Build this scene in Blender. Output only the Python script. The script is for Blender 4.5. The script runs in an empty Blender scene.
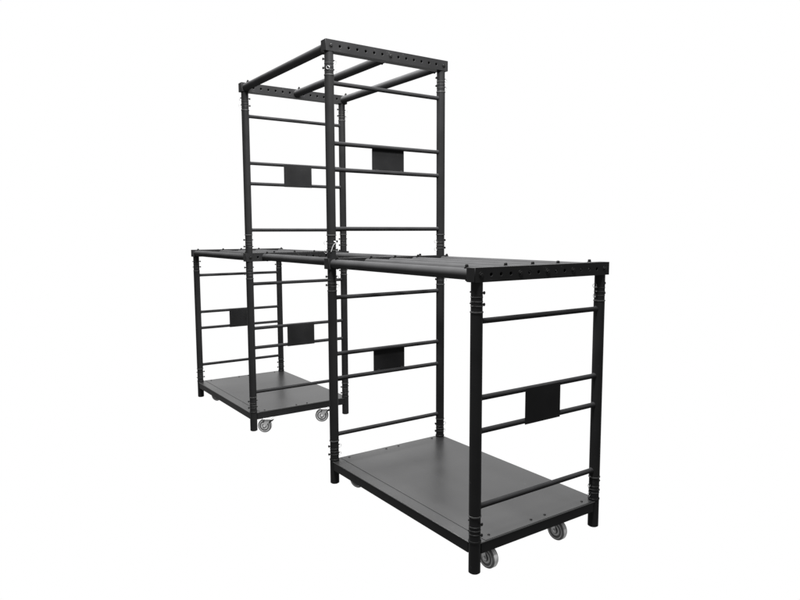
import bpy, bmesh, math, random
from mathutils import Vector, Matrix
random.seed(7)
S = bpy.context.scene
C = S.collection

# ------------------------------------------------------------------ dimensions (metres)
L, W = 1.1848, 0.75            # bay length along x, frame width along y
GZ = -0.023                    # floor the casters stand on
R = 0.025                      # upright / crossbar radius
RUNG_Z = (0.276, 0.5929, 0.7311, 1.0446)
LZ0, LZ1 = 0.240, 1.0845       # ladder module bottom and top
BZ0, BZ1 = 1.2015, 1.2600      # perforated beam bottom and top
UB = 1.1425                    # tower module lift
PITCH = W / 14

# ------------------------------------------------------------------ materials
def mat(name, col, rough, spec=0.5, metal=0.0, mottle=0.15, bump=0.0, scale=60, rvar=0.08, scuff=0.0):
    m = bpy.data.materials.new(name); m.use_nodes = True
    nt = m.node_tree; b = nt.nodes['Principled BSDF']
    b.inputs['Metallic'].default_value = metal
    b.inputs['Specular IOR Level'].default_value = spec
    tc = nt.nodes.new('ShaderNodeTexCoord')
    n = nt.nodes.new('ShaderNodeTexNoise'); n.inputs['Scale'].default_value = scale * 0.12; n.inputs['Detail'].default_value = 6
    nt.links.new(tc.outputs['Object'], n.inputs['Vector'])
    r = nt.nodes.new('ShaderNodeValToRGB')
    r.color_ramp.elements[0].position = 0.3; r.color_ramp.elements[1].position = 0.7
    r.color_ramp.elements[0].color = [c * (1 - mottle) for c in col] + [1]
    r.color_ramp.elements[1].color = [c * (1 + mottle) for c in col] + [1]
    nt.links.new(n.outputs['Fac'], r.inputs['Fac']); nt.links.new(r.outputs['Color'], b.inputs['Base Color'])
    if scuff:   # sparse fine rubs and scratches in the paint
        wv = nt.nodes.new('ShaderNodeTexNoise'); wv.inputs['Scale'].default_value = 26; wv.inputs['Detail'].default_value = 9; wv.inputs['Roughness'].default_value = 0.75; wv.inputs['Distortion'].default_value = 1.6
        mp = nt.nodes.new('ShaderNodeMapping'); mp.inputs['Scale'].default_value = (1.0, 0.35, 0.6)
        nt.links.new(tc.outputs['Object'], mp.inputs['Vector']); nt.links.new(mp.outputs['Vector'], wv.inputs['Vector'])
        th = nt.nodes.new('ShaderNodeMapRange'); th.inputs['From Min'].default_value = 0.63; th.inputs['From Max'].default_value = 0.70
        nt.links.new(wv.outputs['Fac'], th.inputs['Value'])
        mx = nt.nodes.new('ShaderNodeMix'); mx.data_type = 'RGBA'
        mx.inputs['B'].default_value = (scuff, scuff, scuff, 1)
        nt.links.new(th.outputs['Result'], mx.inputs['Factor']); nt.links.new(r.outputs['Color'], mx.inputs['A'])
        nt.links.new(mx.outputs['Result'], b.inputs['Base Color'])
    mr = nt.nodes.new('ShaderNodeMapRange')
    mr.inputs['To Min'].default_value = rough - rvar; mr.inputs['To Max'].default_value = rough + rvar
    nt.links.new(n.outputs['Fac'], mr.inputs['Value']); nt.links.new(mr.outputs['Result'], b.inputs['Roughness'])
    if bump:
        n2 = nt.nodes.new('ShaderNodeTexNoise'); n2.inputs['Scale'].default_value = scale * 8; n2.inputs['Detail'].default_value = 2
        nt.links.new(tc.outputs['Object'], n2.inputs['Vector'])
        bp = nt.nodes.new('ShaderNodeBump'); bp.inputs['Strength'].default_value = bump; bp.inputs['Distance'].default_value = 0.0006
        nt.links.new(n2.outputs['Fac'], bp.inputs['Height']); nt.links.new(bp.outputs['Normal'], b.inputs['Normal'])
    return m

M = {
    'black':  mat('black_powder_coat', (0.0050, 0.0050, 0.0051), 0.38, spec=0.015, bump=0.1, scuff=0.022),
    'tube':   mat('black_tube_paint', (0.0125, 0.0125, 0.0127), 0.5, spec=0.0, mottle=0.12, rvar=0.005),
    'rung':   mat('black_rung_paint', (0.0075, 0.0075, 0.0077), 0.5, spec=0.0, mottle=0.12, rvar=0.005),
    'plate':  mat('matt_black_plate', (0.0042, 0.0042, 0.0043), 0.60, spec=0.015, scuff=0.012, bump=0.2),
    'deck':   mat('satin_black_deck', (0.0040, 0.0040, 0.0041), 0.33, spec=0.37, bump=0.1, scale=25, rvar=0.07, scuff=0.02),
    'bolt':   mat('black_oxide_bolt', (0.0025, 0.0025, 0.0025), 0.5, spec=0.05),
    'worn':   mat('worn_collar_steel', (0.014, 0.014, 0.014), 0.5, spec=0.12, metal=0.1, mottle=0.6, scale=400),
    'ridge':  mat('rubbed_black_ridge', (0.008, 0.008, 0.008), 0.5, spec=0.06, mottle=0.7, scale=400),
    'zinc':   mat('zinc_plated_steel', (0.21, 0.21, 0.21), 0.5, metal=0.6, mottle=0.2, scale=200),
    'wire':   mat('dull_wire', (0.09, 0.09, 0.09), 0.45, metal=0.6, mottle=0.3, scale=300),
    'tyre':   mat('grey_rubber_tyre', (0.19, 0.19, 0.19), 0.75, spec=0.15, mottle=0.35, scale=200),
    'tyreside': mat('dark_tyre_sidewall', (0.028, 0.028, 0.028), 0.65, spec=0.2, scale=200),
    'hub':    mat('grey_wheel_hub', (0.16, 0.16, 0.16), 0.6, spec=0.2, mottle=0.2, scale=200),
}

# ------------------------------------------------------------------ mesh helpers
def obj(name, bm, m, parent=None, loc=None, smooth=True, bevel=0.0, segs=2):
    me = bpy.data.meshes.new(name)
    bm.normal_update(); bm.to_mesh(me); bm.free()
    for x in (m if isinstance(m, (list, tuple)) else [m]): me.materials.append(M[x])
    o = bpy.data.objects.new(name, me); C.objects.link(o)
    if parent: o.parent = parent
    if loc: o.location = loc
    if smooth:
        for p in me.polygons: p.use_smooth = True
        me.set_sharp_from_angle(angle=math.radians(35))
    if bevel:
        b = o.modifiers.new('bevel', 'BEVEL'); b.width = bevel; b.segments = segs; b.limit_method = 'ANGLE'; b.angle_limit = math.radians(40)
    return o

def empty(name, parent=None, loc=(0, 0, 0), rz=0):
    o = bpy.data.objects.new(name, None); C.objects.link(o); o.location = loc; o.rotation_euler.z = rz
    o.empty_display_size = 0.1
    if parent: o.parent = parent
    return o

def basis(d):
    d = d.normalized(); a = Vector((0, 0, 1)) if abs(d.z) < 0.9 else Vector((1, 0, 0))
    x = d.cross(a).normalized(); return x, d.cross(x).normalized(), d

def lathe(bm, p, d, prof, seg=32, mi=None):
    """prof: list of (t along d, radius); closed at both ends"""
    p = Vector(p); x, y, d = basis(Vector(d)); rings = []
    for t, r in prof:
        rings.append([bm.verts.new(p + d * t + (x * math.cos(a) + y * math.sin(a)) * r) for a in [2 * math.pi * k / seg for k in range(seg)]])
    for i in range(len(rings) - 1):
        for k in range(seg):
            f = bm.faces.new((rings[i][k], rings[i][(k + 1) % seg], rings[i + 1][(k + 1) % seg], rings[i + 1][k]))
            if mi: f.material_index = mi[i]
    f0 = bm.faces.new(list(reversed(rings[0]))); f1 = bm.faces.new(rings[-1])
    if mi: f0.material_index = mi[0]; f1.material_index = mi[-1]

def rod(bm, a, b, r, seg=28, ch=0.0015):
    a, b = Vector(a), Vector(b); n = (b - a).length
    lathe(bm, a, b - a, [(0, r - ch), (ch, r), (n - ch, r), (n, r - ch)], seg)

def box(bm, x0, x1, y0, y1, z0, z1, mi=0):
    v = [bm.verts.new((x, y, z)) for x in (x0, x1) for y in (y0, y1) for z in (z0, z1)]
    for f in ((0, 1, 3, 2), (4, 6, 7, 5), (0, 4, 5, 1), (2, 3, 7, 6), (0, 2, 6, 4), (1, 5, 7, 3)):
        g = bm.faces.new([v[i] for i in f]); g.material_index = mi

def wire(bm, pts, r, closed=False, seg=8):
    n = len(pts); pts = [Vector(p) for p in pts]; rings = []
    for i, p in enumerate(pts):
        a = pts[(i - 1) % n] if (closed or i > 0) else p
        b = pts[(i + 1) % n] if (closed or i < n - 1) else p
        x, y, d = basis(b - a)
        if rings:  # keep the frame from twisting
            ref = rings[-1][1]; x = (ref - d * ref.dot(d)).normalized(); y = d.cross(x)
        rings.append(([bm.verts.new(p + (x * math.cos(t) + y * math.sin(t)) * r) for t in [2 * math.pi * k / seg for k in range(seg)]], x))
    for i in range(n if closed else n - 1):
        A, B = rings[i][0], rings[(i + 1) % n][0]
        for k in range(seg): bm.faces.new((A[k], A[(k + 1) % seg], B[(k + 1) % seg], B[k]))

# ------------------------------------------------------------------ perforated beam (runs along y)
Y0, Y1 = -0.034, W + 0.034
def web(bm, x, sgn, t=0.003):
    """one perforated web: outer face, hole walls, plain filler strips"""
    h0, h1 = BZ0, BZ1; zc = (h0 + h1) / 2; hr = 0.0064
    def quad(ya, yb):
        vs = [bm.verts.new((x, y, z)) for y, z in ((ya, h0), (yb, h0), (yb, h1), (ya, h1))]
        bm.faces.new(vs if sgn > 0 else vs[::-1])
    quad(Y0, -PITCH / 2); quad(W + PITCH / 2, Y1)
    for i in range(15):
        yc = i * PITCH; w = PITCH / 2; h = (h1 - h0) / 2; per = []
        cs = [(-w, -h), (w, -h), (w, h), (-w, h)]
        for k in range(4):
            a, b = cs[k], cs[(k + 1) % 4]
            for s in range(5): per.append((a[0] + (b[0] - a[0]) * s / 5, a[1] + (b[1] - a[1]) * s / 5))
        o = [bm.verts.new((x, yc + p[0], zc + p[1])) for p in per]
        q = []
        for p in per:
            a = math.atan2(p[1], p[0]); q.append((yc + hr * math.cos(a), zc + hr * math.sin(a)))
        hn = [bm.verts.new((x, a, b)) for a, b in q]
        hi = [bm.verts.new((x - sgn * t, a, b)) for a, b in q]
        for k in range(20):
            j = (k + 1) % 20
            f1 = (o[k], o[j], hn[j], hn[k]); f2 = (hn[k], hn[j], hi[j], hi[k])
            bm.faces.new(f1 if sgn > 0 else f1[::-1]); bm.faces.new(f2 if sgn > 0 else f2[::-1])

def hexhead(bm, p, d, r, h, washer=True):
    p = Vector(p); d = Vector(d).normalized()
    if washer: lathe(bm, p, d, [(0, r * 1.5), (0.0015, r * 1.45)], 20); p = p + d * 0.0015
    lathe(bm, p, d, [(0, r), (h * 0.75, r), (h, r * 0.75)], 6)

def pin_set(parent, x, y, z, side, ax=(0, 1, 0)):
    """two clevis pins through a joint, heads one side, split rings the other"""
    a = Vector(ax); ring = abs(side) == 1; side = side if abs(side) in (1, 9) else side // 8
    if side == 9: side = 1; a = Vector((math.cos(math.radians(195)), math.sin(math.radians(195)), 0))
    for k, zz in enumerate((z + 0.024, z - 0.022)):
        b = bmesh.new()
        c = Vector((x, y, zz))
        rod(b, c - a * side * (R + 0.008), c + a * side * (R + 0.007), 0.0035, 12, 0.0006)
        lathe(b, c - a * side * (R + 0.008), -a * side, [(0, 0.0065), (0.003, 0.0068), (0.005, 0.004)], 14)
        pn = obj('locking_pin', b, 'bolt', parent)
        if not ring: continue
        b = bmesh.new()
        cc = c + a * side * (R + 0.010) + Vector((0, 0, -0.008))
        tilt = random.uniform(-0.6, 0.6); u = (a * side * math.cos(0.9 + tilt * 0.5) * 0.9 + Vector((math.sin(tilt) * 0.6, 0, 0))).normalized(); v = Vector((0, 0, 1))
        wire(b, [cc + (u * math.cos(t) + v * math.sin(t)) * 0.0095 for t in [2 * math.pi * q / 20 for q in range(20)]], 0.0009, True)
        obj('pin_ring', b, 'wire', parent)

def sleeve(parent, x, y, z0, z1, ridge_z):
    b = bmesh.new(); z = []
    prof = [(0, R - 0.001)]; mi = [0]
    for rz in ridge_z:
        t = rz - z0
        prof += [(t - 0.0022, R - 0.001), (t - 0.0012, R + 0.0003), (t + 0.0012, R + 0.0003), (t + 0.0022, R - 0.001)]; mi += [1, 1, 1, 0]
    prof += [(z1 - z0, R - 0.001)]
    lathe(b, (x, y, z0), (0, 0, 1), prof, 32, mi)
    obj('joint_sleeve', b, ['black', 'ridge'], parent)

def collar(parent, x, y, z):
    b = bmesh.new()
    lathe(b, (x, y, z - 0.003), (0, 0, 1), [(0, R), (0.0008, R + 0.0022), (0.0052, R + 0.0022), (0.006, R)], 32)
    obj('collar', b, 'worn', parent)

def beam(root, x, lift, bars_plus, bars_minus, loops, below=True, above=False):
    """perforated crossbeam with its joint sleeves, face bolts"""
    g = empty('perforated_beam', root, (x, 0, lift))
    b = bmesh.new(); hw = 0.0255
    web(b, hw, 1); web(b, -hw, -1)
    def f(pts): b.faces.new([b.verts.new(p) for p in pts])
    f([(-hw, Y0, BZ1), (hw, Y0, BZ1), (hw, Y1, BZ1), (-hw, Y1, BZ1)])
    f([(-hw, Y0, BZ0), (-hw, Y1, BZ0), (hw, Y1, BZ0), (hw, Y0, BZ0)])
    f([(-hw, Y0, BZ0), (hw, Y0, BZ0), (hw, Y0, BZ1), (-hw, Y0, BZ1)])
    f([(hw, Y1, BZ0), (-hw, Y1, BZ0), (-hw, Y1, BZ1), (hw, Y1, BZ1)])
    bmesh.ops.remove_doubles(b, verts=b.verts, dist=1e-5)
    obj('beam_body', b, 'black', g, bevel=0.0035, segs=3)
    zc = (BZ0 + BZ1) / 2
    for s, bars in ((1, bars_minus), (-1, bars_plus)):   # bolts are driven from the face opposite each bar
        for i in bars:
            b = bmesh.new(); hexhead(b, (s * hw, i * PITCH, zc), (s, 0, 0), 0.0085, 0.0045); obj('bolt', b, 'bolt', g, smooth=False)
    for y, lp in zip((0, W), loops):
        if below:
            sleeve(g, 0, y, LZ1, BZ0 + 0.001, (1.1065, 1.1244, 1.1423)); pin_set(g, 0, y, 1.137, lp)
        if above:
            sleeve(g, 0, y, BZ1 - 0.001, LZ0 + UB, (1.302, 1.320, 1.338)); pin_set(g, 0, y, 1.327, -lp if x > -0.5 else lp)
    return g

def ladder(root, x, lift, plate_side):
    g = empty('ladder_frame', root, (x, 0, lift))
    for y in (0, W):
        b = bmesh.new(); rod(b, (0, y, LZ0), (0, y, LZ1), R, 36); obj('upright_post', b, 'black', g)
        collar(g, 0, y, LZ0 + 0.002); collar(g, 0, y, LZ1 - 0.002)
    for z in RUNG_Z:
        b = bmesh.new()
        n = W
        lathe(b, (0, R * 0.6, z), (0, 1, 0), [(0, 0.0113), (R * 0.4 - 0.001, 0.0138), (R * 0.4 + 0.006, 0.0115), (W - R * 1.6 - 0.006, 0.0115), (W - R * 1.6 + 0.001, 0.0138), (W - R * 1.2, 0.0113)], 24)
        obj('rung', b, 'rung', g)
    b = bmesh.new(); xo = plate_side * 0.0115
    z0, z1 = (0.579, 0.7365) if plate_side > 0 else (0.592, 0.731)
    box(b, min(xo, xo + plate_side * -0.003), max(xo, xo - plate_side * 0.003), 0.270, 0.487, z0, z1)
    pl = obj('sign_plate', b, 'plate', g, bevel=0.001)
    if plate_side < 0:
        for yy in (0.292, 0.455):
            b = bmesh.new(); box(b, xo + 0.0032, xo + 0.0085, yy, yy + 0.016, z0 + 0.001, z0 + 0.017); obj('fixing_tab', b, 'ridge', pl, smooth=False, bevel=0.001)
    return g

def crossbar(root, x0, x1, idx, lift):
    y = idx * PITCH; z = (BZ0 + BZ1) / 2 + lift
    g = empty('crossbar', root, (x0, y, z)); n = x1 - x0
    b = bmesh.new()
    e = 0.026
    lathe(b, (e, 0, 0), (1, 0, 0), [(0, R - 0.0025), (0.0015, R - 0.0008), (n - 2 * e - 0.0015, R - 0.0008), (n - 2 * e, R - 0.0025)], 72)
    obj('bar_tube', b, 'tube', g)
    for xx in (0.062, n - 0.062):
        b = bmesh.new(); hexhead(b, (xx, 0, R - 0.003), (0, 0, 1), 0.0075, 0.017, False); lathe(b, (xx, 0, R - 0.003), (0, 0, 1), [(0, 0.0105), (0.006, 0.0105)], 16)
        obj('bolt', b, 'bolt', g, smooth=False)
        b = bmesh.new(); hexhead(b, (xx, 0, -R + 0.003), (0, 0, -1), 0.0065, 0.007, False)
        obj('nut', b, 'bolt', g, smooth=False)
    return g

# ------------------------------------------------------------------ caster
def caster(root, x, y, axis_deg, trail_sign=1):
    """(x, y) is the wheel's contact point; axis_deg the way its outer face looks"""
    g = empty('caster', root, (x, y, GZ), math.radians(axis_deg))
    r = 0.0485; w = 0.0155       # local +x is the axle, local y the rolling direction
    b = bmesh.new()
    prof = [(-w, r * 0.80), (-w, r * 0.93), (-w * 0.62, r), (w * 0.62, r), (w, r * 0.93), (w, r * 0.80)]
    lathe(b, (0, 0, r), (1, 0, 0), prof, 56, [1, 1, 0, 1, 1])
    obj('tyre', b, ['tyre', 'tyreside'], g)
    b = bmesh.new()
    lathe(b, (0, 0, r), (1, 0, 0), [(-w + 0.002, r * 0.30), (-w - 0.001, r * 0.36), (-w - 0.001, r * 0.50), (-w + 0.003, r * 0.56), (-w + 0.003, r * 0.70), (-w - 0.0012, r * 0.74), (-w - 0.0012, r * 0.82),
          (w + 0.0012, r * 0.82), (w + 0.0012, r * 0.74), (w - 0.003, r * 0.70), (w - 0.003, r * 0.56), (w + 0.001, r * 0.50), (w + 0.001, r * 0.36), (w - 0.002, r * 0.30)], 48)
    obj('wheel_hub', b, 'hub', g)
    t = 0.024 * trail_sign      # the swivel centre sits this far from the axle
    b = bmesh.new(); zt = 0.0965
    for s in (-1, 1):
        xo = s * (w + 0.0045); th = 0.0022
        pts = [(-0.011, r - 0.002), (-0.007, r - 0.011), (0.007, r - 0.011), (0.011, r - 0.002), (t + 0.019, zt - 0.006), (t + 0.019, zt), (t - 0.019, zt), (t - 0.019, zt - 0.006)]
        A = [b.verts.new((xo - th / 2, p[0], p[1])) for p in pts]; B = [b.verts.new((xo + th / 2, p[0], p[1])) for p in pts]
        b.faces.new(A); b.faces.new(B[::-1])
        for k in range(len(pts)): b.faces.new((A[k], A[(k + 1) % 8], B[(k + 1) % 8], B[k]))
    box(b, -w - 0.005, w + 0.005, t - 0.019, t + 0.019, zt - 0.002, zt + 0.001)
    lathe(b, (0, t, zt), (0, 0, 1), [(0, 0.021), (0.003, 0.022), (0.0045, 0.018)], 28)
    bmesh.ops.recalc_face_normals(b, faces=b.faces)
    obj('fork', b, 'zinc', g, smooth=False, bevel=0.0006)
    b = bmesh.new(); hexhead(b, (w + 0.0056, 0, r), (1, 0, 0), 0.0065, 0.004); hexhead(b, (-w - 0.0056, 0, r), (-1, 0, 0), 0.0065, 0.004)
    obj('axle_bolt', b, 'zinc', g, smooth=False)
    b = bmesh.new()
    sg = trail_sign
    ln = [(t + sg * 0.016, zt - 0.012), (t + sg * 0.030, zt - 0.016), (t + sg * 0.040, zt - 0.006), (t + sg * 0.038, zt - 0.002), (t + sg * 0.028, zt - 0.010), (t + sg * 0.004, zt - 0.030), (t + sg * 0.001, zt - 0.035)]
    A = [b.verts.new((-0.011, p[0], p[1])) for p in ln]; B = [b.verts.new((0.011, p[0], p[1])) for p in ln]
    b.faces.new(A); b.faces.new(B[::-1])
    for k in range(len(ln)): b.faces.new((A[k], A[(k + 1) % len(ln)], B[(k + 1) % len(ln)], B[k]))
    bmesh.ops.recalc_face_normals(b, faces=b.faces)
    obj('brake_pedal', b, 'bolt', g, smooth=False, bevel=0.001)
    b = bmesh.new(); box(b, -0.035, 0.035, t - 0.03, t + 0.03, zt + 0.0045, 0.1034)
    obj('mounting_plate', b, 'zinc', g, smooth=False)
    return g

# ------------------------------------------------------------------ wheeled base with deck
def base(root, x, pins):
    g = empty('cart_base', root, (x, 0, 0))
    zt = 0.1285; z0 = 0.0785; o = 0.020; ch = 0.012
    def octo(b, a, z, c):
        return [b.verts.new(p) for p in ((-a + c, -a, z), (L + a - c, -a, z), (L + a, -a + c, z), (L + a, W + a - c, z), (L + a - c, W + a, z), (-a + c, W + a, z), (-a, W + a - c, z), (-a, -a + c, z))]
    # rim sheet with a shallow groove round the inner panel
    b = bmesh.new()
    def rect(x0, x1, y0, y1, z): return [b.verts.new(p) for p in ((x0, y0, z), (x1, y0, z), (x1, y1, z), (x0, y1, z))]
    top = octo(b, o, zt, ch); bot = octo(b, o, zt - 0.004, ch)
    b.faces.new(top); b.faces.new(bot[::-1])
    for k in range(8): b.faces.new((bot[k], bot[(k + 1) % 8], top[(k + 1) % 8], top[k]))
    obj('deck_sheet', b, 'deck', g, smooth=False, bevel=0.0006)
    b = bmesh.new(); box(b, -o + 0.004, L + o - 0.004, 0.045, W - 0.028, zt + 0.0003, zt + 0.0016)
    obj('deck_panel', b, 'deck', g, smooth=False)
    # side rails butt against the corner posts
    for y0, y1 in ((-o + 0.0015, 0.012), (W - 0.012, W + o - 0.0015)):
        b = bmesh.new(); box(b, R - 0.004, L - R + 0.004, y0, y1, z0, zt - 0.0042); obj('side_rail', b, 'black', g, smooth=False, bevel=0.002)
    for x0, x1 in ((-o + 0.0015, 0.012), (L - 0.012, L + o - 0.0015)):
        b = bmesh.new(); box(b, x0, x1, R - 0.004, W - R + 0.004, z0, zt - 0.0042); obj('side_rail', b, 'black', g, smooth=False, bevel=0.002)
    b = bmesh.new()
    for yy in (0.089, 0.34, 0.427, 0.678):
        for xx in (0.012, L - 0.012):
            b = bmesh.new(); lathe(b, (xx, yy, zt + 0.0002), (0, 0, 1), [(0, 0.0065), (0.003, 0.006), (0.005, 0.0035)], 16); obj('deck_bolt', b, 'bolt', g)
    k = 0
    for xx in (0, L):
        for y in (0, W):
            b = bmesh.new()
            lathe(b, (xx, y, -0.002), (0, 0, 1), [(0, R - 0.004), (0.003, R), (zt + 0.004, R), (zt + 0.006, R + 0.002), (zt + 0.011, R + 0.002), (zt + 0.013, R)], 36)
            obj('foot_post', b, 'black', g)
            sleeve(g, xx, y, zt + 0.010, LZ0, (0.166, 0.182, 0.198)); pin_set(g, xx, y, 0.190, pins[k]); k += 1
    return g

# ------------------------------------------------------------------ the rack
def loose_clips(g_tower_foot, g_tower_top):
    # a bright hitch clip on the near lower tower joint, a split ring hanging on the near top joint
    d = Vector((math.cos(math.radians(-42)), math.sin(math.radians(-42)), 0)); t = Vector((-d.y, d.x, 0))
    c = d * 0.029 + t * 0.004
    b = bmesh.new()
    wire(b, [c + Vector((0, 0, 1.296)), c + t * 0.008 + Vector((0, 0, 1.318)), c + t * 0.015 + Vector((0, 0, 1.334)), c + t * 0.024 + Vector((0, 0, 1.340)), c + t * 0.026 + Vector((0, 0, 1.350)), c + t * 0.017 + Vector((0, 0, 1.352))], 0.0023)
    obj('hitch_clip', b, 'zinc', g_tower_foot)
    b = bmesh.new(); c = d * 0.0275 + t * 0.001 + Vector((0, 0, 1.116))
    wire(b, [c + (t * math.cos(a) + Vector((0, 0, 1)) * math.sin(a)) * 0.0085 for a in [2 * math.pi * q / 20 for q in range(20)]], 0.0014, True)
    obj('pin_ring', b, 'wire', g_tower_top)

rack = empty('rolling_rack', None, (0, 0, 0))
rack['label'] = 'tall black steel rack on grey casters, two decked carts bridged by a raised middle tower'
rack['category'] = 'rack'

base(rack, 0, (1, 1, 9, -1))
base(rack, -2 * L, (-8, 8, 8, 8))
bars = (0, 4, 7, 10, 14)
gap = (2, 12)
ladder(rack, L, 0, 1); ladder(rack, 0, 0, -1); ladder(rack, -L, 0, 1); ladder(rack, -2 * L, 0, 1)
ladder(rack, 0, UB, -1); ladder(rack, -L, UB, 1)
beam(rack, L, 0, (), bars, (9, -1))
mid = beam(rack, 0, 0, bars, gap, (1, 1), above=True)
beam(rack, -L, 0, gap, bars, (8, 8), above=True)
beam(rack, -2 * L, 0, bars, (), (-8, 8))
tip = beam(rack, 0, UB, (), (0, 7, 14), (1, 1)); loose_clips(mid, tip)
beam(rack, -L, UB, (0, 7, 14), (), (-1, 1))
for i in bars: crossbar(rack, 0, L, i, 0); crossbar(rack, -2 * L, -L, i, 0)
for i in gap: crossbar(rack, -L, 0, i, 0)
for i in (0, 7, 14): crossbar(rack, -L, 0, i, UB)
for x, y, a, s in ((1.158, 0.101, -88, -1), (1.153, 0.535, -88, -1), (0.085, 0.100, -70, 1), (0.085, 0.545, -80, 1),
                   (-1.170, 0.078, -40, 1), (-1.170, 0.537, -32, 1), (-2.235, 0.095, -55, 1), (-2.25, 0.54, -50, 1)):
    caster(rack, x, y, a, s)

# ------------------------------------------------------------------ light: plain white studio surround, soft lamp above the tower
w = bpy.data.worlds.new('World'); S.world = w; w.use_nodes = True
bg = w.node_tree.nodes['Background']; bg.inputs['Color'].default_value = (1, 1, 1, 1); bg.inputs['Strength'].default_value = 1.0

def area(name, loc, target, size, power):
    l = bpy.data.lights.new(name, 'AREA'); l.shape = 'DISK'; l.size = size; l.energy = power; l.color = (1, 1, 1)
    o = bpy.data.objects.new(name, l); C.objects.link(o); o.location = loc
    o.rotation_euler = (Vector(target) - Vector(loc)).to_track_quat('-Z', 'Y').to_euler()
    return o
area('studio_softbox', (1.5, -0.5, 3.5), (-0.3, 0.3, 1.6), 0.6, 490)
top = area('studio_overhead_softbox', (-0.6, 0.375, 4.7), (-0.6, 0.375, 0), 4.0, 3200)
top.data.shape = 'RECTANGLE'; top.data.size = 4.0; top.data.size_y = 1.6; top.rotation_euler = (0, 0, 0)

# ------------------------------------------------------------------ camera
yaw, pitch, roll = 2.5365, -0.1034, -0.0036
fw = Vector((math.cos(pitch) * math.cos(yaw), math.cos(pitch) * math.sin(yaw), math.sin(pitch)))
rt = Vector((math.sin(yaw), -math.cos(yaw), 0)); up = rt.cross(fw)
X = rt * math.cos(roll) + up * math.sin(roll); Yv = -rt * math.sin(roll) + up * math.cos(roll)
cam = bpy.data.cameras.new('camera'); cam.sensor_width = 36; cam.lens = 36 * 648.39 / 800; cam.clip_end = 200; cam.clip_start = 0.05
co = bpy.data.objects.new('camera', cam); C.objects.link(co)
m = Matrix((X, Yv, -fw)).transposed().to_4x4(); m.translation = Vector((3.1117, -1.702, 1.3965)); co.matrix_world = m
S.camera = co

S.view_settings.view_transform = 'Standard'; S.view_settings.look = 'None'
S.view_settings.exposure = 0; S.view_settings.gamma = 1
S.cycles.max_bounces = 8
S.cycles.use_adaptive_sampling = False
S.cycles.use_light_tree = False
S.cycles.light_sampling_threshold = 0.0
w.cycles.sampling_method = 'NONE'
S.render.film_transparent = False
